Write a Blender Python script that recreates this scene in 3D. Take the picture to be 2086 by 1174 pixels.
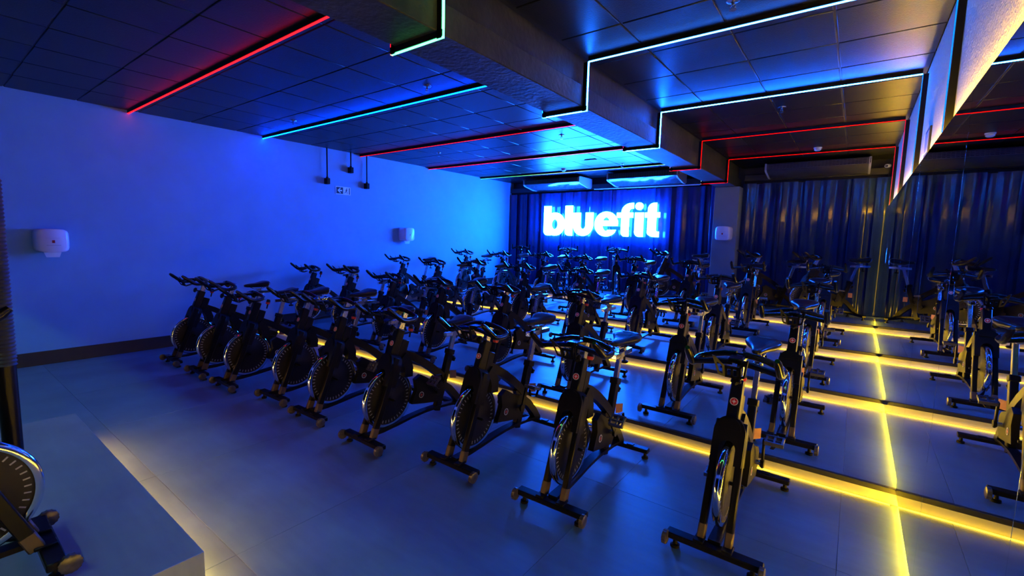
import bpy, bmesh, math, random
from mathutils import Vector, Matrix

# ------------------------------------------------------------------ clear
for o in list(bpy.data.objects):
    bpy.data.objects.remove(o)
scene = bpy.context.scene
C = bpy.context.collection
random.seed(7)
R_ = math.radians

# ------------------------------------------------------------------ camera
yaw, pitch, roll = R_(36.8047), R_(-5.9726), R_(1.4724)
fwd = Vector((-math.sin(yaw)*math.cos(pitch), math.cos(yaw)*math.cos(pitch), math.sin(pitch)))
rt = Vector((math.cos(yaw), math.sin(yaw), 0))
up = rt.cross(fwd)
rt2 = math.cos(roll)*rt + math.sin(roll)*up
up2 = -math.sin(roll)*rt + math.cos(roll)*up
cd = bpy.data.cameras.new('camera')
cd.sensor_fit = 'HORIZONTAL'; cd.sensor_width = 36.0
cd.lens = 931.11/2086*36.0
cd.clip_start = 0.02; cd.clip_end = 100
cam = bpy.data.objects.new('camera', cd); C.objects.link(cam)
M = Matrix((rt2, up2, -fwd)).transposed().to_4x4()
M.translation = Vector((0, 0, 1.6))
cam.matrix_world = M
scene.camera = cam

# ------------------------------------------------------------------ world and exposure
w = bpy.data.worlds.new('world'); scene.world = w; w.use_nodes = True
w.node_tree.nodes['Background'].inputs[0].default_value = (0.004, 0.006, 0.010, 1)
w.node_tree.nodes['Background'].inputs[1].default_value = 0.02
vs = scene.view_settings
vs.view_transform = 'Standard'; vs.look = 'None'; vs.gamma = 1.0; vs.use_curve_mapping = False
vs.exposure = 0.0

# light colours (linear) and strengths
YEL = (1.0, 0.57, 0.02)
BLU = (0.007, 0.11, 1.0)
S_SIGN = 280.0
S_RISER = 8.0
S_MIRTOP = 750.0
S_MIRBOT = 230.0
S_CORR = 46.0

# ------------------------------------------------------------------ room numbers (metres)
XL = -7.55            # left wall
XW = 0.36             # right wall, behind the mirror
XM = 0.318            # mirror face
ZC = 3.115            # ceiling
YF, YB = -1.0, 10.05  # front and back wall
BX0, BX1, BZ = -2.29, -1.93, 2.725   # beam
PROF = 0.04           # depth of the LED profiles
LOOPY = [1.846, 3.504, 5.258, 6.973, 8.683]
STEP = [3.632, 5.318, 7.054, 8.755]
RISE = 0.1136
ZMT = 2.245           # mirror top

# ------------------------------------------------------------------ materials
MAT = {}
def mat(name, color=(.5,.5,.5), rough=.5, metal=0.0, spec=.5, noise=None, bump=None, coat=0.0, emit=None, estr=0.0):
    """noise=(scale, amount)  bump=(scale, strength, distance)"""
    if name in MAT: return MAT[name]
    m = bpy.data.materials.new(name); m.use_nodes = True
    nt = m.node_tree; b = nt.nodes['Principled BSDF']
    b.inputs['Base Color'].default_value = (*color, 1)
    b.inputs['Roughness'].default_value = rough
    b.inputs['Metallic'].default_value = metal
    b.inputs['Specular IOR Level'].default_value = spec
    b.inputs['Coat Weight'].default_value = coat
    tc = nt.nodes.new('ShaderNodeTexCoord')
    if noise:
        n = nt.nodes.new('ShaderNodeTexNoise'); n.inputs['Scale'].default_value = noise[0]
        n.inputs['Detail'].default_value = 6
        nt.links.new(tc.outputs['Object'], n.inputs['Vector'])
        r = nt.nodes.new('ShaderNodeValToRGB')
        a = noise[1]
        r.color_ramp.elements[0].position = .3; r.color_ramp.elements[1].position = .7
        r.color_ramp.elements[0].color = (*[c*(1-a) for c in color], 1)
        r.color_ramp.elements[1].color = (*[min(1, c*(1+a)) for c in color], 1)
        nt.links.new(n.outputs['Fac'], r.inputs['Fac'])
        nt.links.new(r.outputs['Color'], b.inputs['Base Color'])
    if bump:
        n = nt.nodes.new('ShaderNodeTexNoise'); n.inputs['Scale'].default_value = bump[0]
        n.inputs['Detail'].default_value = 3
        nt.links.new(tc.outputs['Object'], n.inputs['Vector'])
        bp = nt.nodes.new('ShaderNodeBump'); bp.inputs['Strength'].default_value = bump[1]
        bp.inputs['Distance'].default_value = bump[2]
        nt.links.new(n.outputs['Fac'], bp.inputs['Height'])
        nt.links.new(bp.outputs['Normal'], b.inputs['Normal'])
    if emit:
        b.inputs['Emission Color'].default_value = (*emit, 1)
        b.inputs['Emission Strength'].default_value = estr
    MAT[name] = m
    return m

def emat(name, col, s):
    if name in MAT: return MAT[name]
    m = bpy.data.materials.new(name); m.use_nodes = True
    nt = m.node_tree; nt.nodes.remove(nt.nodes['Principled BSDF'])
    e = nt.nodes.new('ShaderNodeEmission')
    e.inputs[0].default_value = (*col, 1); e.inputs[1].default_value = s
    nt.links.new(e.outputs[0], nt.nodes['Material Output'].inputs[0])
    MAT[name] = m
    return m

def emat_ramp(name, stops, x0, x1, s):
    """addressable strip: colour changes along world X (object coordinates)"""
    m = emat(name, (1, 1, 1), s); nt = m.node_tree
    e = [n for n in nt.nodes if n.type == 'EMISSION'][0]
    tc = nt.nodes.new('ShaderNodeTexCoord'); sx = nt.nodes.new('ShaderNodeSeparateXYZ')
    mr = nt.nodes.new('ShaderNodeMapRange')
    mr.inputs[1].default_value = x0; mr.inputs[2].default_value = x1
    cr = nt.nodes.new('ShaderNodeValToRGB')
    el = cr.color_ramp.elements
    while len(el) < len(stops): el.new(.5)
    for k, (p, c) in enumerate(stops):
        el[k].position = p; el[k].color = (*c, 1)
    nt.links.new(tc.outputs['Object'], sx.inputs[0]); nt.links.new(sx.outputs[0], mr.inputs[0])
    nt.links.new(mr.outputs[0], cr.inputs[0]); nt.links.new(cr.outputs[0], e.inputs[0])
    return m

def floor_mat(name, color, rough):
    m = mat(name, color, rough, noise=(1.6, .18))
    nt = m.node_tree; b = nt.nodes['Principled BSDF']
    tc = [n for n in nt.nodes if n.type == 'TEX_COORD'][0]
    mp = nt.nodes.new('ShaderNodeMapping'); mp.inputs['Scale'].default_value = (1.5, 9, 1)
    n = nt.nodes.new('ShaderNodeTexNoise'); n.inputs['Scale'].default_value = 2.0; n.inputs['Detail'].default_value = 8
    nt.links.new(tc.outputs['Object'], mp.inputs[0]); nt.links.new(mp.outputs[0], n.inputs['Vector'])
    mx = nt.nodes.new('ShaderNodeMixRGB'); mx.blend_type = 'MULTIPLY'; mx.inputs[0].default_value = .35
    src = b.inputs['Base Color'].links[0].from_socket
    nt.links.new(src, mx.inputs[1]); nt.links.new(n.outputs['Fac'], mx.inputs[2])
    nt.links.new(mx.outputs[0], b.inputs['Base Color'])
    mr = nt.nodes.new('ShaderNodeMapRange'); mr.inputs[3].default_value = rough-.08; mr.inputs[4].default_value = rough+.12
    nt.links.new(n.outputs['Fac'], mr.inputs[0]); nt.links.new(mr.outputs[0], b.inputs['Roughness'])
    return m

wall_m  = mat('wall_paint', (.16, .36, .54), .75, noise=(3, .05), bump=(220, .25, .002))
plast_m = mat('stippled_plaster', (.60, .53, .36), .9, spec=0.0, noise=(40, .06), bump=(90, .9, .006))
ceil_m  = mat('ceiling_tile', (.008, .009, .011), .36, spec=.24, noise=(5, .2), bump=(130, .5, .003))
grid_m  = mat('ceiling_grid', (.020, .020, .022), .45)
beam_m  = mat('beam_concrete', (.016, .018, .021), .6, spec=.25, noise=(4, .5), bump=(25, .6, .01))
floor_m = floor_mat('vinyl_floor', (.17, .28, .30), .40)
plat_m  = floor_mat('stage_vinyl', (.27, .31, .33), .50)
seam_m  = mat('floor_underlay', (.10, .10, .10), .8)
nose_m  = mat('nosing_black', (.012, .012, .012), .45)
riser_m = mat('riser_board', (.52, .50, .46), .6, noise=(6, .08))
base_m  = mat('baseboard_black', (.010, .010, .011), .5)
dark_m  = mat('dark_wall', (.012, .013, .020), .6, noise=(3, .2))
black_m = mat('black_plastic', (.004, .004, .005), .45, spec=.12, noise=(30, .15))
metal_m = mat('black_frame_paint', (.004, .004, .005), .34, spec=.13, noise=(12, .2))
chrome_m= mat('chrome', (.80, .80, .82), .10, metal=1.0)
steel_m = mat('brushed_steel', (.42, .42, .44), .26, metal=1.0, noise=(60, .08))
disc_m  = mat('flywheel_black', (.005, .005, .006), .5, spec=.2, noise=(20, .2))
mark_m  = mat('flywheel_marks', (.26, .27, .29), .35)
foam_m  = mat('saddle_vinyl', (.008, .008, .011), .36, spec=.22, noise=(25, .15))
grip_m  = mat('grip_black', (.004, .004, .005), .22, spec=.3, noise=(25, .15))
trim_m  = mat('saddle_trim', (.45, .47, .50), .5)
red_m   = mat('red_plastic', (.55, .012, .010), .35)
tag_m   = mat('card_tag', (.36, .15, .07), .7, noise=(30, .15))
band_m= mat('leg_end_brown', (.055, .036, .016), .5)
pedal_m = mat('pedal_metal', (.10, .10, .11), .35, metal=.8)
white_m = mat('white_plastic', (.78, .78, .80), .22, noise=(2, .03))
grey_m  = mat('grey_plastic', (.35, .36, .38), .35)
cream_m = mat('badge_cream', (.70, .66, .58), .5)
copper_m= mat('badge_copper', (.45, .16, .06), .4)
clear_m = mat('wheel_rubber', (.045, .040, .038), .3, noise=(60, .5))
strip_m = mat('pvc_strip', (.009, .022, .090), .14, spec=.32, noise=(1.5, .35), bump=(3.0, .4, .02))
mirror_m= mat('mirror_silver', (.80, .83, .84), .008, metal=1.0)
medge_m = mat('mirror_edge', (.05, .10, .09), .15)
paper_m = mat('paper', (.8, .8, .8), .8)
ink_m   = mat('ink_black', (.01, .01, .012), .5)
green_m = mat('sign_green', (.30, .50, .42), .5)

# ------------------------------------------------------------------ mesh helpers
class MB:
    def __init__(s): s.bm = bmesh.new()
    def _faces(s, vs, faces):
        bv = [s.bm.verts.new(v) for v in vs]
        out = []
        for f in faces:
            try: out.append(s.bm.faces.new([bv[i] for i in f]))
            except ValueError: pass
        return bv, out
    def box(s, c, size, rot=None, bevel=0.0):
        c = Vector(c); h = Vector(size)/2
        vs = [Vector((x*h.x, y*h.y, z*h.z)) for x in (-1, 1) for y in (-1, 1) for z in (-1, 1)]
        if rot is not None: vs = [rot @ v for v in vs]
        vs = [v + c for v in vs]
        bv, fs = s._faces(vs, [(0,1,3,2), (4,6,7,5), (0,4,5,1), (2,3,7,6), (0,2,6,4), (1,5,7,3)])
        if bevel > 0:
            es = list({e for f in fs for e in f.edges})
            bmesh.ops.bevel(s.bm, geom=es, offset=bevel, segments=1, affect='EDGES', profile=.5)
        return s
    def span(s, a, b, bevel=0.0):
        a = Vector(a); b = Vector(b)
        return s.box((a+b)/2, [abs(b[i]-a[i]) for i in range(3)], bevel=bevel)
    def bar(s, a, b, wx, wy, bevel=0.0, side=(1, 0, 0)):
        """rectangular bar from a to b; wx across 'side', wy across the other direction"""
        a = Vector(a); b = Vector(b); d = b - a; L = d.length; d.normalize()
        sx = Vector(side); sx = (sx - d*sx.dot(d)).normalized(); sy = d.cross(sx)
        return s.box((a+b)/2, (wx, wy, L), rot=Matrix((sx, sy, d)).transposed(), bevel=bevel)
    def sweep(s, pts, prof, side=(1, 0, 0), closed=False, cap=True):
        """sweep closed 2D profile [(u,v)] along pts; u along 'side', v along the normal"""
        pts = [Vector(p) for p in pts]; n = len(pts); rings = []
        for i, p in enumerate(pts):
            if closed: d = pts[(i+1) % n] - pts[i-1]
            else: d = pts[min(i+1, n-1)] - pts[max(i-1, 0)]
            d.normalize()
            sx = Vector(side); sx = (sx - d*sx.dot(d))
            sx.normalize(); sy = d.cross(sx)
            rings.append([s.bm.verts.new(p + sx*u + sy*v) for u, v in prof])
        m = len(prof)
        for i in range(n if closed else n-1):
            a, b = rings[i], rings[(i+1) % n]
            for j in range(m):
                s.bm.faces.new((a[j], a[(j+1) % m], b[(j+1) % m], b[j]))
        if cap and not closed:
            s.bm.faces.new(list(reversed(rings[0]))); s.bm.faces.new(rings[-1])
        return s
    def tube(s, pts, r, sides=8, closed=False, radii=None):
        pts = [Vector(p) for p in pts]; n = len(pts); rings = []
        prev = None
        for i, p in enumerate(pts):
            if closed: d = pts[(i+1) % n] - pts[i-1]
            else: d = pts[min(i+1, n-1)] - pts[max(i-1, 0)]
            d.normalize()
            if prev is None:
                t = Vector((0, 0, 1)) if abs(d.z) < .9 else Vector((1, 0, 0))
                prev = (t - d*t.dot(d)).normalized()
            else:
                prev = (prev - d*prev.dot(d)).normalized()
            q = d.cross(prev); rr = radii[i] if radii else r
            rings.append([s.bm.verts.new(p + (prev*math.cos(2*math.pi*k/sides) + q*math.sin(2*math.pi*k/sides))*rr) for k in range(sides)])
        for i in range(n if closed else n-1):
            a, b = rings[i], rings[(i+1) % n]
            for j in range(sides):
                s.bm.faces.new((a[j], a[(j+1) % sides], b[(j+1) % sides], b[j]))
        if not closed:
            s.bm.faces.new(list(reversed(rings[0]))); s.bm.faces.new(rings[-1])
        return s
    def lathe(s, c, axis, prof, sides=24, ripple=None):
        """prof [(r, h)] along axis from c; ends capped. ripple=(count, amount)"""
        c = Vector(c); d = Vector(axis).normalized()
        t = Vector((0, 0, 1)) if abs(d.z) < .9 else Vector((1, 0, 0))
        u = (t - d*t.dot(d)).normalized(); v = d.cross(u); rings = []
        for r, h in prof:
            ring = []
            for k in range(sides):
                a = 2*math.pi*k/sides
                rr = r*(1 + (ripple[1]*math.cos(a*ripple[0]) if ripple else 0))
                ring.append(s.bm.verts.new(c + d*h + (u*math.cos(a) + v*math.sin(a))*rr))
            rings.append(ring)
        for a, b in zip(rings[:-1], rings[1:]):
            for j in range(sides):
                s.bm.faces.new((a[j], a[(j+1) % sides], b[(j+1) % sides], b[j]))
        s.bm.faces.new(list(reversed(rings[0]))); s.bm.faces.new(rings[-1])
        return s
    def ringlathe(s, c, axis, prof, sides=48):
        """closed profile revolved (torus like)"""
        c = Vector(c); d = Vector(axis).normalized()
        t = Vector((0, 0, 1)) if abs(d.z) < .9 else Vector((1, 0, 0))
        u = (t - d*t.dot(d)).normalized(); v = d.cross(u)
        rings = [[s.bm.verts.new(c + d*h + (u*math.cos(2*math.pi*k/sides) + v*math.sin(2*math.pi*k/sides))*r) for k in range(sides)] for r, h in prof]
        for i in range(len(rings)):
            a, b = rings[i], rings[(i+1) % len(rings)]
            for j in range(sides):
                s.bm.faces.new((a[j], a[(j+1) % sides], b[(j+1) % sides], b[j]))
        return s
    def prism(s, poly, origin, ux, uy, n, t0, t1):
        """extrude 2D polygon"""
        o = Vector(origin); ux = Vector(ux); uy = Vector(uy); n = Vector(n)
        A = [s.bm.verts.new(o + ux*x + uy*y + n*t0) for x, y in poly]
        B = [s.bm.verts.new(o + ux*x + uy*y + n*t1) for x, y in poly]
        k = len(poly)
        s.bm.faces.new(list(reversed(A))); s.bm.faces.new(B)
        for i in range(k): s.bm.faces.new((A[i], A[(i+1) % k], B[(i+1) % k], B[i]))
        return s
    def annulus(s, pin, pout, origin, ux, uy, n, t0, t1, closed=True):
        """solid between two point lists of equal length (sector or full ring)"""
        o = Vector(origin); ux = Vector(ux); uy = Vector(uy); n = Vector(n)
        P = lambda q, t: s.bm.verts.new(o + ux*q[0] + uy*q[1] + n*t)
        a0 = [P(q, t0) for q in pin]; b0 = [P(q, t0) for q in pout]
        a1 = [P(q, t1) for q in pin]; b1 = [P(q, t1) for q in pout]
        k = len(pin)
        for i in range(k if closed else k-1):
            j = (i+1) % k
            s.bm.faces.new((a1[i], b1[i], b1[j], a1[j])); s.bm.faces.new((a0[j], b0[j], b0[i], a0[i]))
            s.bm.faces.new((b0[i], b0[j], b1[j], b1[i])); s.bm.faces.new((a0[j], a0[i], a1[i], a1[j]))
        if not closed:
            s.bm.faces.new((a0[0], b0[0], b1[0], a1[0])); s.bm.faces.new((b0[-1], a0[-1], a1[-1], b1[-1]))
        return s
    def mesh(s, name, material, angle=38, offset=None):
        bmesh.ops.recalc_face_normals(s.bm, faces=s.bm.faces[:])
        if offset is not None: bmesh.ops.translate(s.bm, verts=s.bm.verts[:], vec=-Vector(offset))
        me = bpy.data.meshes.new(name); s.bm.to_mesh(me); s.bm.free()
        for p in me.polygons: p.use_smooth = True
        me.set_sharp_from_angle(angle=R_(angle))
        me.materials.append(material)
        return me
    def build(s, name, material, parent=None, angle=38, loc=None):
        me = s.mesh(name, material, angle)
        return obj(name, me, parent, loc)

def obj(name, me, parent=None, loc=None):
    o = bpy.data.objects.new(name, me); C.objects.link(o)
    if loc is not None: o.location = loc
    if parent is not None: o.parent = parent
    return o
def tag(o, label, cat=None, group=None, kind=None):
    o['label'] = label
    if cat: o['category'] = cat
    if group: o['group'] = group
    if kind: o['kind'] = kind
    return o
def empty(name, label, cat, loc=(0, 0, 0), rz=0, group=None, kind=None):
    o = bpy.data.objects.new(name, None); C.objects.link(o)
    o.empty_display_size = .1
    o.location = loc; o.rotation_euler = (0, 0, rz)
    return tag(o, label, cat, group, kind)
def copy_tree(o, parent=None):
    c = o.copy(); C.objects.link(c)
    if parent is not None: c.parent = parent
    for ch in list(o.children): copy_tree(ch, c)
    return c
def bez(p0, p1, p2, n):
    p0, p1, p2 = Vector(p0), Vector(p1), Vector(p2)
    return [(1-t)**2*p0 + 2*t*(1-t)*p1 + t*t*p2 for t in [i/n for i in range(n+1)]]

# ================================================================== ROOM SHELL
def struct(name, label, cat):
    return empty(name, label, cat, kind='structure')

def panel_grid(parent, x_edges, y0, y1, z, th, m, gap=.0015, name='floor_panel'):
    for a, b in zip(x_edges[:-1], x_edges[1:]):
        me = MB().box((0, 0, 0), (b-a-gap, y1-y0-gap, th), bevel=.0008).mesh(name, m)
        obj(name, me, parent, ((a+b)/2, (y0+y1)/2, z-th/2))

XE = [XL] + [-7.15 + 1.2*i for i in range(7)] + [XW]       # seams at x = -3.55 and 0.05
fl = struct('floor', 'grey vinyl floor at the foot of the raised tiers', 'floor')
MB().span((XL-.1, YF-2.2, -.12), (XW+.1, YB+.1, -.006)).build('subfloor', seam_m, fl)
for y0, y1 in ((-2.9, -.9), (-.9, .9), (.9, 2.7), (2.7, STEP[0]+.02)):
    panel_grid(fl, XE, y0, y1, 0, .006, floor_m)

tier_words = ['first raised tier behind the front row of bikes', 'second raised tier, between the first and third',
              'third raised tier, two steps above the first', 'topmost raised tier in front of the curtain']
riser_led = emat('led_yellow_riser', YEL, S_RISER)
for k, ys in enumerate(STEP):
    ye = STEP[k+1]+.02 if k < 3 else YB
    z0, z1 = RISE*k, RISE*(k+1)
    t = struct('tier_platform', 'low ' + tier_words[k] + ', yellow light under its edge', 'platform')
    MB().span((XL, ys+.010, z0+.001), (XW, ye, z1-.007)).build('riser', riser_m, t)
    MB().span((XL, ys-.016, z1-.034), (XW, ys+.012, z1+.001), bevel=.002).build('nosing', nose_m, t)
    panel_grid(t, XE, ys+.013, ye, z1, .006, floor_m)
    MB().span((XL+.02, ys-.014, z0+.002), (XM-.02, ys-.007, z0+.010)).build('led_strip', riser_led, t)

# walls
def wall(name, label, a, b, m):
    o = MB().span(a, b).build(name, m)
    return tag(o, label, 'wall', kind='structure')
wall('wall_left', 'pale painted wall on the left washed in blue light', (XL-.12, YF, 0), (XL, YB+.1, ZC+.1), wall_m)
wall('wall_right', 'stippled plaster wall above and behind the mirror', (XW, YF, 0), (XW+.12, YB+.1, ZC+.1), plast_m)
wall('wall_back', 'dark wall behind the strip curtain', (XL-.12, YB, 0), (XW+.12, YB+.12, ZC+.1), dark_m)
OX0, OX1, OZ = -7.3, -.25, 2.39
wf = struct('wall_front', 'dark front wall with a wide doorway behind the camera', 'wall')
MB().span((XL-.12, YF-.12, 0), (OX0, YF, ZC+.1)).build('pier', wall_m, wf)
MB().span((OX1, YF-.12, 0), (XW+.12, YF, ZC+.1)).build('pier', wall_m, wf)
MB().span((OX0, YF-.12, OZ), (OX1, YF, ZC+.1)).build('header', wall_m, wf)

# baseboard on the left wall stepping up with the tiers
bb = struct('baseboard_left', 'black baseboard along the left wall', 'baseboard')
ys = [YF] + STEP + [YB]
for k in range(5):
    MB().span((XL, ys[k], RISE*k), (XL+.018, ys[k+1], RISE*k+.16), bevel=.003).build('board', base_m, bb)

# ------------------------------------------------------------------ ceiling
ce = struct('ceiling', 'black suspended tile ceiling', 'ceiling')
MB().span((XL-.1, YF-.1, ZC+.03), (XW+.1, YB+.1, ZC+.15)).build('slab', dark_m, ce)
gxl = [XL, -7.50+.0] + [-6.887+.613*i for i in range(8)]        # ... -6.887 .. -2.596
gxl = [XL, -6.887] + [-6.274+.613*i for i in range(6)] + [-2.596, BX0]
gxl = sorted(set(round(v, 3) for v in gxl))
gxl = [gxl[0]] + [v for a, v in zip(gxl[:-1], gxl[1:]) if v-a > .1]
gxr = [BX1, -1.44, -.84, -.24, XW]
gy = [YF] + [-.39 + .5833*i for i in range(18)]
gy = [v for v in gy if v < YB-.15] + [YB]
tile_cache = {}
def tile(a, b, c, d):
    key = (round(b-a, 2), round(d-c, 2))
    if key not in tile_cache:
        tile_cache[key] = MB().box((0, 0, 0), (b-a-.012, d-c-.012, .024), bevel=.004).mesh('ceiling_tile', ceil_m)
    obj('ceiling_tile', tile_cache[key], ce, ((a+b)/2, (c+d)/2, ZC+.012))
for gx in (gxl, gxr):
    for a, b in zip(gx[:-1], gx[1:]):
        for c, d in zip(gy[:-1], gy[1:]): tile(a, b, c, d)
    for x in gx[1:-1]: MB().span((x-.010, YF, ZC+.008), (x+.010, YB, ZC+.03)).build('grid_runner', grid_m, ce)
    for y in gy[1:-1]: MB().span((gx[0], y-.010, ZC+.009), (gx[-1], y+.010, ZC+.029)).build('grid_runner', grid_m, ce)

bm_ = struct('trim_1', 'dark concrete ceiling beam running from front to back', 'beam')
MB().span((BX0, YF, BZ), (BX1, YB, BZ+.17), bevel=.006).build('lower_flange', beam_m, bm_)
MB().span((BX0+.03, YF, BZ+.17), (BX1-.06, YB, ZC+.03)).build('upper_web', beam_m, bm_)
col = struct('trim_2', 'grey column under the far end of the beam', 'column')
MB().span((BX0-.02, 9.62, RISE*4), (BX1+.06, YB, BZ), bevel=.004).build('shaft', mat('column_paint', (.16, .22, .25), .7, noise=(3, .05), bump=(180, .3, .002)), col)
MB().span((BX0-.03, 9.61, RISE*4), (BX1+.07, YB, RISE*4+.14), bevel=.003).build('plinth', base_m, col)

# ------------------------------------------------------------------ mirror
seams = [YF+.02, .2, 1.40, 2.60, STEP[0], 4.47, STEP[1], 6.19, STEP[2], 7.90, STEP[3], 9.72]
mirbot_led = emat('led_yellow_mirror_base', YEL, S_MIRBOT)
mirtop_led = emat('led_yellow_mirror_top', YEL, S_MIRTOP)
mw = struct('wall_mirror', 'tall mirror covering the right wall, yellow light along its edges', 'mirror')
for a, b in zip(seams[:-1], seams[1:]):
    lvl = sum(1 for s in STEP if a > s-.01)
    z0 = RISE*lvl + (.10 if lvl == 0 else .055)
    p = MB().span((XM, a+.0015, z0), (XM+.006, b-.0015, ZMT), bevel=.001).build('mirror_panel', mirror_m, mw)
    MB().span((XM+.006, a+.0015, z0), (XM+.012, b-.0015, ZMT)).build('backing', medge_m, p)
    if b < YB-.2 or True:
        MB().span((XW-.010, a, RISE*lvl+.006), (XW-.002, min(b, 9.30), RISE*lvl+.014)).build('led_strip', mirbot_led, mw)
MB().span((XM+.0125, YF+.05, ZMT-.014), (XM+.0165, 9.72, ZMT-.003)).build('led_strip', mirtop_led, mw)
MB().span((XW-.012, 9.735, RISE*4+.02), (XW-.002, 9.745, ZMT)).build('led_strip', emat('led_yellow_mirror_end', YEL, 25.0), mw)

# ------------------------------------------------------------------ LED loops
RED = (1.0, .004, .001)
def led_seg(root, a, b, axis, emm, wd=.016):
    """a,b: points on the tip line of the profile; axis: unit vector pointing to the surface"""
    a = Vector(a); b = Vector(b); ax = Vector(axis)
    d = (b-a).normalized(); side = d.cross(ax)
    ch = MB()
    ch.bar(a+ax*(PROF+.004)/2*1.0+ax*.002, b+ax*(PROF+.004)/2+ax*.002, wd+.006, PROF-.004, side=side)
    c = ch.build('channel', black_m, root)
    MB().bar(a+ax*.002, b+ax*.002, wd, .004, side=side).build('diffuser', emm, root)
WB = emat('led_white_blue', (.008, .13, 1.0), 170.0)
WBR = emat('led_white_blue_right', (.016, .15, 1.0), 75.0)
WB2 = emat('led_white_blue_far', (.004, .10, 1.0), 420.0)
WBR2 = emat('led_white_blue_far_right', (.005, .10, 1.0), 380.0)
BL = emat('led_blue', (.0001, .035, 1.0), 170.0)
SB = emat('led_blue_dim', (.001, .18, 1.0), 2.2)
RD = emat('led_red', (1, .0015, .0005), 2.2)
RDw = emat('led_red_wall', (1.0, .004, .03), 1.2)
RA = emat('led_red_near', (1.0, .0022, .004), 15.0)
GR = emat('led_green', (.06, 1.0, .25), 12.0)
tipc = ZC-PROF; tipb = BZ-PROF; xbl = BX0-PROF; xbr = BX1+PROF; xs = XW-PROF
CM = emat_ramp('led_red_to_magenta', [(0, (1, .004, .002)), (.75, (1, .004, .01)), (1, (1, .01, .35))], XL, BX0, 1.6)
DM = emat_ramp('led_red_to_white', [(0, (1, .004, .002)), (.4, (1, .01, .15)), (.6, (.7, .3, .9)), (1, (.6, .3, .9))], XL, BX0, 2.2)
EM = emat_ramp('led_green_to_white', [(0, (.1, .9, 1)), (.2, (.1, 1, .25)), (.5, (.6, .9, .5)), (.75, (.2, 1, .4)), (1, (.5, .9, .9))], XL, BX0, 2.2)
loops = [('red and green light strip crossing the ceiling nearest the camera', RA, GR, GR, GR),
         ('blue light strip stepping over the beam, second from the camera', BL, WB, WBR, SB),
         ('light strip, red left of the beam and white blue right of it', CM, WB2, WBR2, SB),
         ('red light strip, second from the back curtain', DM, RD, RD, RDw),
         ('light strip nearest the curtain, greenish left of the beam and red right', EM, RD, RD, RDw)]
for y, (lab, mL, mBm, mR, mS) in zip(LOOPY, loops):
    r = empty('led_strip_light', lab, 'light strip', (0, 0, 0))
    led_seg(r, (XL+.005, y, tipc), (xbl-.0, y, tipc), (0, 0, 1), mL)
    led_seg(r, (xbl, y, tipc), (xbl, y, tipb), (1, 0, 0), mL)
    led_seg(r, (xbl, y, tipb), (xbr, y, tipb), (0, 0, 1), mBm)
    led_seg(r, (xbr, y, tipb), (xbr, y, tipc), (-1, 0, 0), mBm)
    led_seg(r, (xbr, y, tipc), (xs, y, tipc), (0, 0, 1), mR)
    led_seg(r, (xs, y, tipc), (xs, y, ZMT+.01), (1, 0, 0), mS, wd=.012)

# ------------------------------------------------------------------ corridor lamp beyond the doorway
lamp = empty('corridor_lamp', 'long tube lamp in the corridor beyond the doorway', 'lamp', (-3.2, -1.70, 2.925))
MB().tube([(-3.4, 0, 0), (3.0, 0, 0)], .018, 10).build('tube', emat('lamp_white', (.55, 1.0, .92), S_CORR), lamp)
MB().span((-3.45, -.05, .02), (3.05, .05, .06)).build('housing', white_m, lamp)

# ================================================================== INSTRUCTOR STAGE
PX0, PX1, PY1, PH = -4.5, -2.11, .685, .25
st = empty('instructor_stage', 'low grey stage block at lower left with light glowing beneath', 'stage', (0, 0, 0))
MB().span((PX0, YF+.02, .10), (PX1, PY1, PH), bevel=.002).build('deck', plat_m, st)
MB().span((PX0+.05, YF+.02, 0), (PX1-.05, PY1-.05, .10)).build('plinth', black_m, st)
MB().span((PX0+.03, PY1-.046, .080), (PX1-.03, PY1-.036, .092)).build('led_strip', emat('led_warm_stage', (1.0, .48, .10), 140.0), st)
MB().span((PX1-.046, YF+.1, .080), (PX1-.036, PY1-.03, .092)).build('led_strip', emat('led_yellow_stage', YEL, 130.0), st)

# ================================================================== BIKE
TH = math.atan(.39)
dirF = Vector((0, math.sin(TH), math.cos(TH)))            # along the fork, upwards
nF = Vector((0, -math.cos(TH), math.sin(TH)))             # out of the fork, forwards
def fork(z): return Vector((0, .03+.39*(z-.075), z))
ST0, ST1 = Vector((0, .735, .085)), Vector((0, .90, .60))
dirS = (ST1-ST0).normalized()

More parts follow.
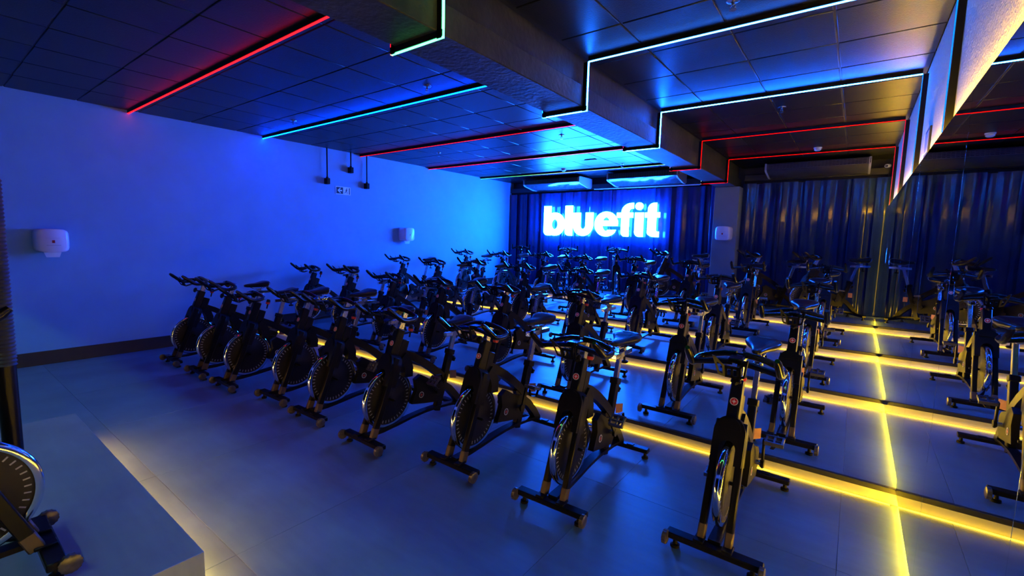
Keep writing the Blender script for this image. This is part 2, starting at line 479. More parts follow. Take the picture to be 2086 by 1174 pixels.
def make_bike():
    root = empty('spin_bike', 'bike', 'exercise bike')
    P = lambda mb, n, m, par=root, loc=None, angle=38: mb.build(n, m, par, angle, loc)
    # front stabiliser
    mb = MB().box((0, 0, .066), (.46, .062, .034), bevel=.005)
    for sx in (-1, 1): mb.box((sx*.068, .01, .088), (.05, .07, .014), bevel=.003)
    fs = P(mb, 'front_stabilizer', metal_m)
    for sx in (-1, 1):
        P(MB().lathe((sx*.185, 0, 0), (0, 0, 1), [(.024, 0), (.024, .014), (.012, .018), (.009, .05)], 14), 'leveling_foot', black_m, fs)
        P(MB().lathe((sx*.228-.014, -.036, .056), (1, 0, 0), [(.026, 0), (.036, .004), (.036, .024), (.026, .028)], 28, ripple=(14, .035)), 'transport_wheel', clear_m, fs)
    # rear stabiliser
    mb = MB().box((0, 1.035, .062), (.46, .058, .032), bevel=.005)
    for sx in (-1, 1): mb.box((sx*.09, 1.035, .080), (.05, .035, .006))
    rs = P(mb, 'rear_stabilizer', metal_m)
    for sx in (-1, 1):
        P(MB().lathe((sx*.205, 1.035, 0), (0, 0, 1), [(.024, 0), (.024, .014), (.012, .018), (.009, .05)], 14), 'leveling_foot', black_m, rs)
    # fork legs
    for sx in (-1, 1):
        a = fork(.082)+Vector((sx*.066, 0, 0)); b = fork(.66)+Vector((sx*.060, 0, 0))
        lg = P(MB().bar(a, b, .034, .050, bevel=.005), 'fork_leg', metal_m)
        c = a + (b-a)*.125
        P(MB().bar(a, c, .0365, .0525, bevel=.005), 'leg_end_band', band_m, lg)  # slightly wider brown box round the lower end of each leg
    # flywheel
    fc = Vector((0, .22, .33))
    fw = P(MB().lathe(fc-Vector((.012, 0, 0)), (1, 0, 0), [(.05, -.004), (.06, 0), (.195, .001), (.206, .004), (.206, .020), (.195, .023), (.06, .024), (.05, .028)], 48), 'flywheel', disc_m)
    P(MB().ringlathe(fc, (1, 0, 0), [(.203, -.016), (.222, -.019), (.230, -.013), (.232, 0), (.230, .013), (.222, .019), (.203, .016)], 64), 'rim', chrome_m, fw, angle=60)
    mb = MB()
    for k in range(40):
        a = 2*math.pi*k/40; d = Vector((0, math.cos(a), math.sin(a)))
        for sx in (-1, 1):
            mb.bar(fc+d*.172+Vector((sx*.0122, 0, 0)), fc+d*.193+Vector((sx*.0122, 0, 0)), .0012, .0055)
    mk = P(mb, 'vent_marks', mark_m, fw); mk['kind'] = 'stuff'
    P(MB().lathe(fc-Vector((.085, 0, 0)), (1, 0, 0), [(.008, 0), (.010, .004), (.010, .066), (.024, .068), (.024, .102), (.010, .104), (.010, .166), (.008, .170)], 16), 'hub', metal_m, fw)
    # shroud: arch over the flywheel
    uo = fork(.45)
    n = 16; out = [(.077, 0)]; inn = [(.040, 0)]
    for i in range(n+1):
        a = math.pi*i/n
        out.append((.077*math.cos(a), .165+.085*math.sin(a)))
        inn.append((.040*math.cos(a), .075+.045*math.sin(a)))
    out.append((-.077, 0)); inn.append((-.040, 0))
    sh = MB().annulus(inn, out, uo, (1, 0, 0), dirF, nF, -.06, .045, closed=False)
    P(sh, 'flywheel_shroud', black_m)
    out2 = [(p[0]*.72, .06+(p[1])*.72) for p in out]; 
    P(MB().prism(out2[1:-1], uo, (1, 0, 0), dirF, nF, .046, .052), 'shroud_boss', black_m)
    # head
    mb = MB().bar(fork(.64), fork(.87), .060, .074, bevel=.007)
    hd = P(mb, 'head_tube', metal_m)
    P(MB().bar(fork(.66)+Vector((0, .075, -.02)), fork(.80)+Vector((0, .070, -.02)), .056, .075, bevel=.006), 'resistance_housing', black_m)
    P(MB().sweep([(0, .33, .645), (0, .37, .60), (0, .39, .54), (0, .385, .475)], [(-.045, -.05), (.045, -.05), (.045, .03), (-.045, .03)]), 'brake_housing', black_m)
    bo = fork(.755)+nF*.0375
    bd = P(MB().lathe(bo, nF, [(.0165, 0), (.0165, .003)], 24), 'badge', red_m, hd)
    P(MB().ringlathe(bo+nF*.0032, nF, [(.0175, -.002), (.0205, -.002), (.0205, 0), (.0175, 0)], 24), 'badge_ring', cream_m, hd)
    star = [((.013 if k % 2 == 0 else .0045)*math.cos(math.pi*k/4+math.pi/2), (.013 if k % 2 == 0 else .0045)*math.sin(math.pi*k/4+math.pi/2)) for k in range(8)]
    P(MB().prism(star, bo, (1, 0, 0), dirF, nF, .003, .0042), 'badge_star', cream_m, hd)
    # main beam
    pts = [(0, .27, .700), (0, .36, .672), (0, .46, .625), (0, .56, .565), (0, .66, .495), (0, .75, .422), (0, .82, .358)]
    P(MB().sweep(pts, [(-.024, -.032), (.024, -.032), (.024, .032), (-.024, .032)]), 'main_beam', metal_m)
    # seat tube
    mb = MB().bar(ST0, ST1, .048, .066, bevel=.006)
    mb.prism([(.70, .40), (.86, .43), (.84, .30), (.76, .25)], (0, 0, 0), (0, 1, 0), (0, 0, 1), (1, 0, 0), -.018, .018)
    sb = P(mb, 'seat_tube', metal_m)
    P(MB().bar(ST1-dirS*.035, ST1+dirS*.012, .060, .078, bevel=.005), 'collar', black_m, sb)
    P(MB().bar(ST1-dirS*.07+Vector((0, .035, -.01)), ST1-dirS*.07+Vector((0, .052, -.014)), .016, .016), 'pin_stem', steel_m, sb)
    P(MB().lathe(ST1-dirS*.07+Vector((0, .05, -.014)), (0, 1, -.25), [(.018, 0), (.024, .006), (.024, .02), (.016, .026)], 20, ripple=(5, .12)), 'pin_knob', black_m, sb)
    # rear strut and rail
    mb = MB().sweep([(0, .795, .315), (0, .88, .255), (0, .965, .165), (0, 1.030, .078)], [(-.028, -.030), (.028, -.030), (.028, .030), (-.028, .030)])
    P(mb, 'rear_strut', metal_m)
    pts = [(0, .02, .088), (0, .16, .088), (0, .30, .100), (0, .44, .116), (0, .58, .124), (0, .72, .122), (0, .86, .110), (0, .97, .094), (0, 1.05, .082)]
    P(MB().sweep(pts, [(-.030, -.011), (.030, -.011), (.030, .011), (-.030, .011)]), 'bottom_rail', metal_m)
    # chain guard
    poly = [(.40, .25), (.52, .225), (.70, .195), (.745, .25), (.765, .33), (.72, .375), (.60, .415), (.50, .475), (.44, .445), (.455, .36)]
    cg = P(MB().prism(poly, (0, 0, 0), (0, 1, 0), (0, 0, 1), (1, 0, 0), .034, .074), 'chain_guard', black_m)
    P(MB().lathe((.0745, .50, .305), (1, 0, 0), [(.026, 0), (.026, .002)], 20), 'guard_badge', ink_m, cg)
    P(MB().ringlathe((.0765, .50, .305), (1, 0, 0), [(.0215, -.001), (.025, -.001), (.025, .001), (.0215, .001)], 24), 'guard_badge_ring', cream_m, cg)
    P(MB().prism([(a*1.15, b*1.15) for a, b in star], (.0745, .50, .305), (0, 1, 0), (0, 0, 1), (1, 0, 0), .002, .0032), 'guard_badge_star', red_m, cg)
    # handlebar post, knobs
    P(MB().bar(fork(.80), fork(.985), .036, .050, bevel=.004), 'handlebar_post', steel_m)
    mb = MB().bar(fork(.86)+nF*.03, fork(.86)+nF*.065, .014, .014)
    mb.lathe(fork(.86)+nF*.060, nF, [(.016, 0), (.026, .006), (.026, .022), (.018, .03)], 24, ripple=(6, .14))
    P(mb, 'pop_pin_knob', black_m)
    rk = P(MB().lathe((0, .435, .79), (0, .25, 1), [(.007, 0), (.007, .045), (.017, .05), (.021, .066), (.020, .092), (.012, .102)], 18), 'resistance_knob', black_m)
    P(MB().ringlathe((0, .435+.0115, .79+.047), (0, .25, 1), [(.012, 0), (.0185, 0), (.0225, .014), (.0222, .022), (.012, .022)], 18), 'knob_collar', red_m, rk)
    # handlebar
    hb = MB()
    for sx in (1, -1):
        # horn tip -> back and down -> rounded outer corner -> rear bar returning to the clamp
        pts = [Vector((sx*.205, .055, 1.048)), Vector((sx*.207, .075, 1.030)), Vector((sx*.210, .150, .968))]
        pts += bez((sx*.210, .165, .956), (sx*.212, .200, .938), (sx*.213, .245, .939), 4)
        pts += bez((sx*.214, .280, .942), (sx*.213, .322, .950), (sx*.180, .326, .962), 5)
        pts += [Vector((sx*.130, .322, .980)), Vector((sx*.075, .316, .994)), Vector((sx*.015, .312, 1.000))]
        n_ = len(pts)
        hb.tube(pts, .017, 10, radii=[.012, .0185] + [.019]*4 + [.0175]*(n_-6))
        hb.tube([(sx*.212, .178, .952), (sx*.150, .185, .962), (sx*.080, .195, .972), (sx*.015, .205, .976)], .0165, 8)
    hb.box((0, .262, .985), (.075, .15, .026), bevel=.006)
    hb.bar((0, .330, .955), (0, .30, .990), .045, .050, bevel=.004)
    P(hb, 'handlebar', grip_m)
    # bottle holder: slotted trough with two flared flanks
    bh = MB()
    ax = Vector((1, 0, 0)); upv = Vector((0, -.40, .92)).normalized(); nn = ax.cross(upv)
    o = Vector((0, .150, .905))
    for x in (-.028, 0, .028): bh.prism([(x-.006, 0), (x+.006, 0), (x+.006, .068), (x-.006, .068)], o, ax, upv, nn, -.0025, .0025)
    for v0, v1 in ((0, .014), (.054, .072)): bh.prism([(-.034, v0), (.034, v0), (.034, v1), (-.034, v1)], o, ax, upv, nn, -.0025, .0025)
    bh.prism([(-.034, 0), (.034, 0), (.034, .070), (-.034, .070)], o, ax, Vector((0, .95, .30)), Vector((0, -.30, .95)), -.0025, .0025)
    for sx in (-1, 1):
        fu = Vector((sx*.72, -.52, .10)).normalized(); fn = fu.cross(upv)
        oo = o + ax*(sx*.034)
        ring_o = [(0, 0), (.036, .010), (.062, .128), (.046, .122), (.020, .090), (0, .072)]
        ring_i = [(.012, .018), (.028, .024), (.042, .086), (.036, .090), (.024, .078), (.014, .066)]
        bh.annulus(ring_i, ring_o, oo, fu, upv, fn, -.0025, .0025)
    P(bh, 'bottle_holder', black_m)
    # seat post, slider, saddle
    top = ST1 + dirS*.20
    P(MB().bar(ST1-dirS*.06, top, .030, .046, bevel=.003), 'seat_post', steel_m)
    zs = top.z+.016
    sl = P(MB().span((-.020, .855, zs-.018), (.020, 1.165, zs+.018), bevel=.003), 'seat_slider', chrome_m)
    P(MB().span((-.024, .93, zs-.023), (.024, 1.00, zs+.022), bevel=.003), 'slider_sleeve', steel_m, sl)
    P(MB().lathe((0, 1.06, zs-.018), (0, 0, -1), [(.008, 0), (.008, .045), (.026, .05), (.030, .058), (.026, .066)], 18), 'slider_knob', black_m, sl)
    # saddle (loft)
    S = [(.835, .018, .052, .020), (.860, .030, .054, .032), (.92, .040, .056, .042), (.98, .058, .060, .050),
         (1.03, .086, .066, .060), (1.08, .110, .072, .070), (1.12, .108, .076, .074), (1.138, .080, .074, .062)]
    mb = MB(); rings = []; ns = 14
    for y, hw, tz, th in S:
        ring = []
        for k in range(ns):
            a = 2*math.pi*k/ns
            cx, cz = math.cos(a), math.sin(a)
            zz = tz + (th*.5*cz if cz > 0 else th*.8*cz) - .010*(1-abs(cx))*max(0, cz)*(1 if y > .93 else 0)
            ring.append(mb.bm.verts.new((hw*math.copysign(abs(cx)**.8, cx), y, zs+.045+zz)))
        rings.append(ring)
    for a, b in zip(rings[:-1], rings[1:]):
        for j in range(ns): mb.bm.faces.new((a[j], a[(j+1) % ns], b[(j+1) % ns], b[j]))
    mb.bm.faces.new(rings[0]); mb.bm.faces.new(list(reversed(rings[-1])))
    sd = P(mb, 'saddle', foam_m, angle=70)
    mb = MB(); rings = []
    for y, hw, tz, th in [(1.108, .112, .074, .076), (1.132, .092, .074, .070), (1.148, .058, .072, .052)]:
        rings.append([mb.bm.verts.new(((hw+.002)*math.copysign(abs(math.cos(a))**.8, math.cos(a)), y, zs+.045+tz+(th*.42 if math.sin(a) > 0 else th*.82)*math.sin(a))) for a in [2*math.pi*k/ns for k in range(ns)]])
    for a, b in zip(rings[:-1], rings[1:]):
        for j in range(ns): mb.bm.faces.new((a[j], a[(j+1) % ns], b[(j+1) % ns], b[j]))
    mb.bm.faces.new(rings[0]); mb.bm.faces.new(list(reversed(rings[-1])))
    P(mb, 'saddle_trim', trim_m, sd, angle=70)
    mb = MB().box((0, 1.02, zs+.034), (.045, .05, .032), bevel=.004)
    for sx in (-1, 1): mb.tube([(sx*.012, .90, zs+.075), (sx*.02, .96, zs+.045), (sx*.022, 1.06, zs+.045), (sx*.035, 1.10, zs+.078)], .0035, 6)
    P(mb, 'saddle_clamp', steel_m, sd)
    # cranks: own objects turning about the bottom bracket
    bb_ = Vector((0, .66, .30))
    P(MB().lathe(bb_-Vector((.105, 0, 0)), (1, 0, 0), [(.014, 0), (.014, .20), (.02, .20), (.02, .21)], 14), 'crank_axle', steel_m)
    for sx in (1, -1):
        cr = P(MB().bar((sx*.108, 0, .03), (sx*.112, 0, -.17*1.0), .014, .026, bevel=.003).lathe((sx*.100, 0, 0), (sx, 0, 0), [(.026, 0), (.026, .018)], 16), 'crank_arm', metal_m, root, bb_)
        pd = MB()
        for yy in (-.036, .036): pd.span((sx*.118, yy-.006, -.182), (sx*.215, yy+.006, -.158))
        for xx in (.124, .166, .208): pd.span((sx*xx-.005, -.036, -.180), (sx*xx+.005, .036, -.160))
        pd.tube([(sx*.11, 0, -.17), (sx*.21, 0, -.17)], .008, 8)
        P(pd, 'pedal', pedal_m, cr)
        P(MB().sweep([(sx*.166, -.045, -.185), (sx*.170, -.085, -.150), (sx*.168, -.075, -.105), (sx*.150, -.02, -.100), (sx*.165, .03, -.15)], [(-.010, -.0015), (.010, -.0015), (.010, .0015), (-.010, .0015)]), 'toe_strap', black_m, cr)
        cr.rotation_euler = (R_(-165) if sx == 1 else R_(15), 0, 0)
    P(MB().box((.036, .905, .385), (.0025, .056, .072), rot=Matrix.Rotation(R_(-42), 3, 'Z')), 'card_tag', tag_m)
    return root

proto = make_bike()
SEATP = {'seat_post', 'seat_slider', 'saddle'}
BARP = {'handlebar_post', 'handlebar', 'bottle_holder'}
rows = [
    ('on the floor in the front row', 0.0, [(-.46, 2.37), (-1.32, 2.20), (-2.10, 2.17), (-2.87, 2.01), (-3.66, 2.02), (-4.33, 2.04), (-5.08, 1.91), (-5.74, 1.89), (-6.50, 1.88)]),
    ('on the first raised tier', RISE, [(-.34, 3.84), (-1.18, 3.84), (-2.16, 3.72), (-3.12, 3.72), (-4.13, 3.72), (-5.09, 3.72), (-6.07, 3.72), (-7.10, 3.72)]),
    ('on the second raised tier', RISE*2, [(-.35, 5.50), (-1.29, 5.50), (-2.25, 5.50), (-3.14, 5.48), (-4.12, 5.48), (-5.09, 5.48), (-6.03, 5.48), (-6.98, 5.48)]),
    ('on the third raised tier', RISE*3, [(-.31, 7.22), (-1.245, 7.22), (-2.13, 7.22), (-3.03, 7.22), (-4.05, 7.22), (-4.89, 7.22), (-5.90, 7.22), (-6.94, 7.22)]),
]
ordw = ['nearest the mirrored wall', 'second from the mirrored wall', 'third from the mirrored wall', 'fourth from the mirrored wall',
        'fifth from the mirrored wall', 'sixth from the mirrored wall', 'seventh from the mirrored wall', 'eighth from the mirrored wall', 'farthest from the mirrored wall']
rng = random.Random(11)
plan = []
for rn, (words, z, spots) in enumerate(rows):
    for i, (x, y) in enumerate(spots):
        wd = 'farthest from the mirrored wall' if i == len(spots)-1 else ordw[i]
        plan.append((x, y, z, rng.uniform(-2, 2), 'black spin bike %s, %s' % (words, wd), 'spin bikes ' + words,
                     rng.choice([-.06, -.03, 0, 0, .03, .06]), rng.choice([-.02, 0, 0, .02, .04]), rng.uniform(-40, 40)))
back = [(-6.53, 9.05, 36, 'facing the stage, beside the left wall'), (-5.22, 9.05, 30, 'facing the stage, under the left of the sign'),
        (-4.04, 9.05, 30, 'facing the stage, under the right of the sign'), (-3.03, 9.05, -55, 'turned sideways, left of the column'),
        (-1.43, 9.05, -60, 'turned sideways, just right of the column'), (-.57, 9.05, -60, 'turned sideways, nearest the mirrored wall')]
for x, y, rz, wds in back:
    off = Matrix.Rotation(R_(rz), 3, 'Z') @ Vector((0, .30, 0))
    plan.append((x-off.x, y-off.y, RISE*4, rz, 'black spin bike on the topmost tier, ' + wds, 'spin bikes on the topmost tier', rng.choice([0, .03, .06]), rng.choice([0, .03]), rng.uniform(-40, 40)))
plan.append((-2.57, .275, PH, 180, 'black spin bike on the instructor stage, cut off by the left edge', None, 0, 0.02, 0))
copies = [proto] + [copy_tree(proto) for _ in plan[1:]]
for b, (x, y, z, rz, lab, grp, sdz, hdz, ph) in zip(copies, plan):
    b.location = (x, y, z); b.rotation_euler = (0, 0, R_(rz)); b['label'] = lab
    if grp: b['group'] = grp
    for ch in b.children:
        n = ch.name.split('.')[0]
        if n in SEATP: ch.location = dirS*sdz
        elif n in BARP: ch.location = dirF*hdz
        elif n == 'crank_arm': ch.rotation_euler = (ch.rotation_euler.x + R_(ph), 0, 0)

# ================================================================== SIGN
SX0, SZ0, SY = -6.37, 1.745, 9.82
sign_m = emat('sign_glow', BLU, S_SIGN)
sg = empty('illuminated_sign', 'glowing white and blue wall sign reading bluefit', 'sign', (SX0, SY, SZ0))
UXv, UZv, NV = (1, 0, 0), (0, 0, 1), (0, -1, 0)
def arc(cx, cy, rx, ry, a0, a1, n=12): return [(cx+rx*math.cos(R_(a0+(a1-a0)*i/n)), cy+ry*math.sin(R_(a0+(a1-a0)*i/n))) for i in range(n+1)]
def rect(x0, y0, x1, y1): return [(x0, y0), (x1, y0), (x1, y1), (x0, y1)]
def stem(x0, x1, y1, r): return arc(x0+r, r, r, r, 180, 270) + [(x1, 0), (x1, y1), (x0, y1)]
def letter(parts):
    mb = MB()
    for p in parts:
        if p[0] == 'p': mb.prism(p[1], (0, 0, 0), UXv, UZv, NV, 0, .04)
        else: mb.annulus(p[1], p[2], (0, 0, 0), UXv, UZv, NV, 0, .04, closed=p[3])
    mb.build('letter', sign_m, sg)
N_ = 32
letter([('p', stem(0, .20, .725, .11)), ('s', arc(.315, .275, .092, .122, 0, 360, N_)[:-1], arc(.315, .28, .285, .285, 0, 360, N_)[:-1], True)])      # b
letter([('p', stem(.612, .812, .722, .11))])                                                                                                      # l
letter([('p', rect(.835, .25, 1.03, .55)), ('p', rect(1.172, .25, 1.365, .55)), ('s', arc(1.10, .25, .072, .085, 180, 360, N_), arc(1.10, .27, .265, .27, 180, 360, N_), False)])  # u
letter([('s', arc(1.70, .28, .10, .155, 0, 300, N_), arc(1.70, .28, .29, .285, 0, 322, N_), False), ('p', rect(1.50, .235, 1.985, .36)),
        ('p', [(1.74, .15), (1.945, .15), (1.92, .105), (1.80, .05), (1.70, .02)])])                                                            # e
letter([('p', stem(2.07, 2.25, .55, .10)), ('s', arc(2.31, .56, .06, .06, 90, 180), arc(2.31, .55, .24, .195, 90, 180), False), ('p', rect(2.305, .62, 2.345, .745)), ('p', rect(1.96, .42, 2.34, .535))])  # f
letter([('p', stem(2.388, 2.582, .532, .11)), ('p', arc(2.475, .668, .088, .083, 0, 360, 24)[:-1])])                                              # i
letter([('p', [(2.677, .14)] + arc(2.86, .10, .183, .10, 180, 270) + [(2.935, 0), (2.935, .118), (2.905, .118)] + arc(2.905, .160, .040, .042, 270, 180, 6) + [(2.865, .735), (2.83, .735)] + arc(2.82, .60, .143, .135, 90, 180)),
        ('p', rect(2.615, .42, 2.94, .53))])                                                                                                      # t
U = 2.94/855
mb = MB()
for x in (40, 185, 340, 460, 600, 700, 790): mb.tube([(U*x, 0, U*30), (U*x, .045, U*30)], .008, 6)
mb.build('standoff', steel_m, sg)

# ================================================================== STRIP CURTAINS
def curtain(name, label, x0, x1, ztop, step):
    c = empty(name, label, 'curtain', (0, 0, 0))
    z0 = RISE*4+.012
    meshes = []
    for v in range(5):
        rr = random.Random(40+v); mb = MB(); n = 10; wd = step*1.35
        bow = rr.uniform(.012, .030)*(1 if v % 2 else -1); tw = rr.uniform(-.10, .10)
        f = []; bk = []
        for i in range(n+1):
            t = i/n-.5
            y = bow*(1-4*t*t) + .008*math.sin(9*t+v) + tw*t*wd
            f.append((t*wd, y-.0015)); bk.append((t*wd, y+.0015))
        mb.annulus(bk, f, (0, 0, 0), (1, 0, 0), (0, 1, 0), (0, 0, 1), 0, ztop-z0, closed=False)
        meshes.append(mb.mesh('curtain_strip', strip_m, 60))
    k = 0; x = x0+step*.6
    while x < x1+step*.2:
        obj('curtain_strip', meshes[(k*3+k//4) % 5], c, (x, 9.93+(.022 if k % 2 else -.022), z0))
        x += step; k += 1
    MB().span((x0, 9.955, ztop-.01), (x1, 9.995, ztop+.05), bevel=.004).build('rail', black_m, c)
    return c
curtain('strip_curtain', 'dark glossy strip curtain behind the glowing sign', XL+.01, BX0-.03, 2.80, .17)
curtain('strip_curtain', 'dark glossy strip curtain between the column and the mirror', BX1+.08, XM-.01, 2.80, .17)
# pelmet box over the curtains
tag(MB().span((XL+.01, 9.90, 2.85), (BX0-.03, YB, 2.96), bevel=.004).build('curtain_pelmet', dark_m), 'dark pelmet box above the curtain behind the sign', 'pelmet')
tag(MB().span((BX1+.08, 9.90, 2.85), (XM, YB, 2.96), bevel=.004).build('curtain_pelmet', dark_m), 'dark pelmet box above the curtain right of the column', 'pelmet')

# ================================================================== AIR CONDITIONERS
def ac(x0, x1, y, z0, z1, label, m):
    r = empty('air_conditioner', label, 'air conditioner', (x0, y, z0), group='air conditioners under the ceiling')
    L = x1-x0; h = z1-z0
    prof = [(0, h*.45), (0, h*.92), (.04, h), (.60, h), (.60, h*.10), (.55, 0), (.42, 0), (.06, h*.30)]
    mb = MB()
    mb.prism(prof, (0, 0, 0), (0, 1, 0), (0, 0, 1), (1, 0, 0), .03, L-.03)
    mb.build('body', m, r)
    for a in (0, L-.03):
        MB().prism([(-.008, h*.40), (-.008, h*.95), (.035, h+.004), (.61, h+.004), (.61, h*.08), (.55, -.008), (.42, -.008), (.05, h*.27)], (a, 0, 0), (0, 1, 0), (0, 0, 1), (1, 0, 0), 0, .03).build('end_cap', grey_m, r)
    for k in range(4):
        MB().span((.06, -.006, h*(.50+.11*k)), (L-.06, .004, h*(.55+.11*k))).build('louver', black_m, r)
    for a in (.2, L-.2): MB().tube([(a, .3, h-.01), (a, .3, ZC-z0)], .012, 8).build('hanger', black_m, r)
    mb = MB()
    for k in range(int(L/.05)): mb.span((.07+.05*k, -.009, h*.50), (.082+.05*k, .002, h*.92))
    o = mb.build('grille_bars', nose_m, r); o['kind'] = 'stuff'
    return r
acm = mat('ac_casing', (.05, .052, .06), .16)
ac(-6.62, -5.08, 9.20, 2.85, 3.06, 'long air conditioner under the ceiling beside the left wall', acm)
ac(-4.42, -2.92, 9.20, 2.85, 3.08, 'long air conditioner under the ceiling left of the beam', acm)
ac(-1.42, .07, 9.26, 2.86, 3.06, 'long dark air conditioner under the ceiling right of the beam', mat('ac_casing_dark', (.03, .03, .033), .3))

pp = empty('drain_pipe', 'thin pale pipe running between the two blue lit air conditioners', 'pipe', (-5.0, 9.78, 2.83))
MB().tube([(0, 0, 0), (2.35, 0, -.01), (2.42, 0, .02), (2.46, 0, .10), (2.46, .1, .12)], .014, 8).build('pipe', white_m, pp)
for a in (.3, 1.2, 2.1): MB().box((a, .06, .0), (.02, .125, .02)).build('clip', black_m, pp)

# ================================================================== WALL FITTINGS
def dispenser(loc, rz, label, paper=True):
    """base at the wall; local +Y points into the room, X along the wall"""
    r = empty('towel_dispenser', label, 'dispenser', loc, rz)
    W_, H_, D_ = .29, .27, .19
    mb = MB(); rings = []
    prof = [(0.0, 0), (.25, .0), (.62, .25), (.88, .60), (1.0, 1.0)]
    for f, d in [(1.0, 0), (1.0, .35), (.97, .70), (.88, .92), (.70, 1.0)]:
        ring = []
        for k in range(28):
            a = 2*math.pi*k/28
            cx = math.copysign(abs(math.cos(a))**.45, math.cos(a)); cz = math.copysign(abs(math.sin(a))**.35, math.sin(a))
            ring.append(mb.bm.verts.new((W_/2*f*cx, D_*d, H_/2+H_/2*(f if f > .9 else .9+.1*f)*cz)))
        rings.append(ring)
    for a, b in zip(rings[:-1], rings[1:]):
        for j in range(28): mb.bm.faces.new((a[j], a[(j+1) % 28], b[(j+1) % 28], b[j]))
    mb.bm.faces.new(rings[0]); mb.bm.faces.new(list(reversed(rings[-1])))
    mb.build('casing', white_m, r, angle=50)
    MB().span((-.012, D_-.001, H_*.40), (.012, D_+.003, H_*.52), bevel=.001).build('lock', red_m, r)
    MB().span((-.06, D_-.001, H_*.30), (.06, D_+.001, H_*.315)).build('print_line', grey_m, r)
    MB().span((-.06, D_-.001, H_*.60), (.06, D_+.001, H_*.605)).build('print_line', grey_m, r)
    if paper:
        MB().prism([(-.075, 0), (.075, 0), (.055, -.062), (-.055, -.062)], (0, D_*.45, .004), (1, 0, 0), (0, 0, 1), (0, 1, 0), 0, .012).build('paper_towel', paper_m, r)
    return r
dispenser((XL, 1.05, 1.325), R_(-90), 'white paper towel dispenser on the left wall nearest the camera')
dispenser((XL, 6.30, 1.53), R_(-90), 'white paper towel dispenser on the left wall beyond the bikes')
dispenser((-2.08, 9.62, 1.70), R_(180), 'white dispenser mounted on the grey column', paper=False)

# exit sign
ex = empty('exit_sign', 'small exit sign with arrow and running figure on the left wall', 'sign', (XL, 4.89, 2.415))
MB().box((.003, 0, 0), (.006, .30, .14)).build('plate', mat('sign_white', (.75, .78, .78), .5), ex)
MB().box((.0065, -.070, 0), (.001, .135, .115)).build('arrow_field', ink_m, ex)
MB().prism([(-.045, 0), (.005, .045), (.025, .045), (-.008, .012), (.045, .012), (.045, -.012), (-.008, -.012), (.025, -.045), (.005, -.045)], (.007, -.070, 0), (0, 1, 0), (0, 0, 1), (1, 0, 0), 0, .0015).build('arrow', mat('sign_white'), ex)
MB().span((.006, .118, -.058), (.0075, .135, .058)).build('door_mark', ink_m, ex)
mb = MB().lathe((.006, .072, .038), (1, 0, 0), [(.010, 0), (.010, .0015)], 12)
for a, b, wd in [((.068, .026), (.058, -.008), .018), ((.066, .022), (.090, .006), .008), ((.066, .022), (.042, .014), .008), ((.060, -.006), (.080, -.026), .010), ((.080, -.026), (.078, -.052), .009), ((.056, -.006), (.046, -.030), .010), ((.046, -.030), (.022, -.040), .009)]:
    mb.bar((.00675, a[0], a[1]), (.00675, b[0], b[1]), .0015, wd)
mb.build('running_figure', ink_m, ex)

# conduits
for y, z, wds in ((4.55, 2.50, 'left of the exit sign'), (5.02, 2.75, 'shortest of three, above the exit sign'), (5.36, 2.50, 'right of the exit sign')):
    r = empty('conduit_drop', 'black conduit pipe dropping to a small box, ' + wds, 'conduit', (XL, y, z))
    MB().tube([(.055, 0, .10), (.055, 0, ZC-z)], .012, 10).build('pipe', black_m, r)
    MB().box((.050, 0, .045), (.10, .062, .105), bevel=.006).build('outlet_box', black_m, r)
    MB().lathe((.055, 0, .095), (0, 0, 1), [(.020, 0), (.020, .022), (.014, .026)], 12).build('coupling', black_m, r)

# small framed plate on the soffit and camera near the back
pf = empty('wall_plate', 'small dark framed plate on the plaster above the mirror', 'sign', (XW, 4.64, 2.30))
MB().box((-.006, 0, .10), (.012, .26, .20), bevel=.002).build('frame', ink_m, pf)
MB().box((-.0125, 0, .10), (.002, .20, .15)).build('face', mat('plate_face', (.30, .32, .36), .4), pf)
cv = empty('security_camera', 'small white bullet camera high on the right wall near the curtain', 'camera', (XW, 9.45, 2.93))
MB().bar((0, 0, 0), (-.05, 0, 0), .03, .03).build('bracket', white_m, cv)
MB().lathe((-.06, .06, .0), (-.25, -1, -.15), [(.026, 0), (.030, .01), (.030, .13), (.027, .15)], 16).build('body', white_m, cv)
MB().lathe((-.06-.25*.143, .06-.143, -.15*.143), (-.25, -1, -.15), [(.022, 0), (.022, .006)], 14).build('lens', ink_m, cv)

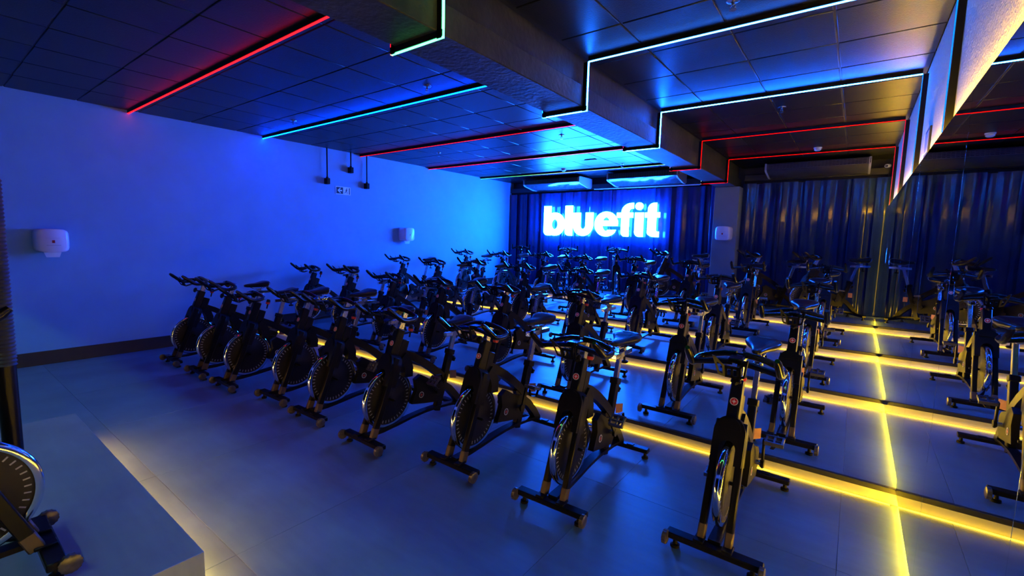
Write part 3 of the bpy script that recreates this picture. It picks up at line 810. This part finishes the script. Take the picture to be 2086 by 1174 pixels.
# sprinklers and detectors
def sprinkler(x, y, wds):
    r = empty('sprinkler', 'ceiling sprinkler head ' + wds, 'sprinkler', (x, y, ZC), group='ceiling sprinklers')
    MB().lathe((0, 0, 0), (0, 0, -1), [(.042, 0), (.040, .006), (.020, .010)], 20).build('escutcheon', steel_m, r)
    mb = MB().lathe((0, 0, -.008), (0, 0, -1), [(.010, 0), (.010, .018), (.006, .022)], 10)
    for sx in (-1, 1): mb.tube([(sx*.008, 0, -.028), (sx*.014, 0, -.040), (0, 0, -.056)], .0025, 5)
    mb.lathe((0, 0, -.056), (0, 0, -1), [(.022, 0), (.022, .002)], 14)
    mb.build('head', steel_m, r)
for x, y, wds in ((-3.57, 3.27, 'left of the beam in front of the blue strip'), (-6.16, 3.26, 'near the left wall in front of the blue strip'),
                  (-6.09, 5.86, 'near the left wall beyond the exit sign'), (-3.51, 5.78, 'left of the beam over the middle tiers'),
                  (-.74, 3.20, 'right of the beam nearest the camera'), (-.78, 5.86, 'right of the beam over the middle tiers'),
                  (-3.75, 8.45, 'in front of the middle air conditioner')):
    sprinkler(x, y, wds)
def detector(x, y, wds):
    r = empty('smoke_detector', 'round white smoke detector ' + wds, 'detector', (x, y, ZC))
    MB().lathe((0, 0, 0), (0, 0, -1), [(.055, 0), (.055, .018)], 24).build('base', white_m, r)
    MB().lathe((0, 0, -.018), (0, 0, -1), [(.046, 0), (.046, .020), (.030, .032)], 24).build('dome', white_m, r)
detector(-.60, 8.44, 'on the ceiling right of the beam')
detector(-5.05, 8.45, 'on the ceiling left of the beam')
tag(MB().box((-4.05, 7.72, ZC-.008), (.22, .07, .016), bevel=.003).build('ceiling_plate', ink_m), 'small dark plate on the lit ceiling tiles near the sign', 'plate')

# ================================================================== STAND ON THE STAGE
sp = empty('padded_stand', 'black ribbed pole stand on the stage at the left edge', 'stand', (-2.86, .232, PH))
MB().lathe((0, 0, 0), (0, 0, 1), [(.06, 0), (.06, .012), (.032, .02), (.032, .80)], 20).build('pole', metal_m, sp)
prof = [(.018, .76)]
for k in range(48): prof += [(.037, .765+.0165*k), (.032, .773+.0165*k)]
prof += [(.015, 1.56)]
MB().lathe((0, 0, 0), (0, 0, 1), prof, 18).build('ribbed_sleeve', mat('ribbed_rubber', (.03, .03, .035), .45), sp)
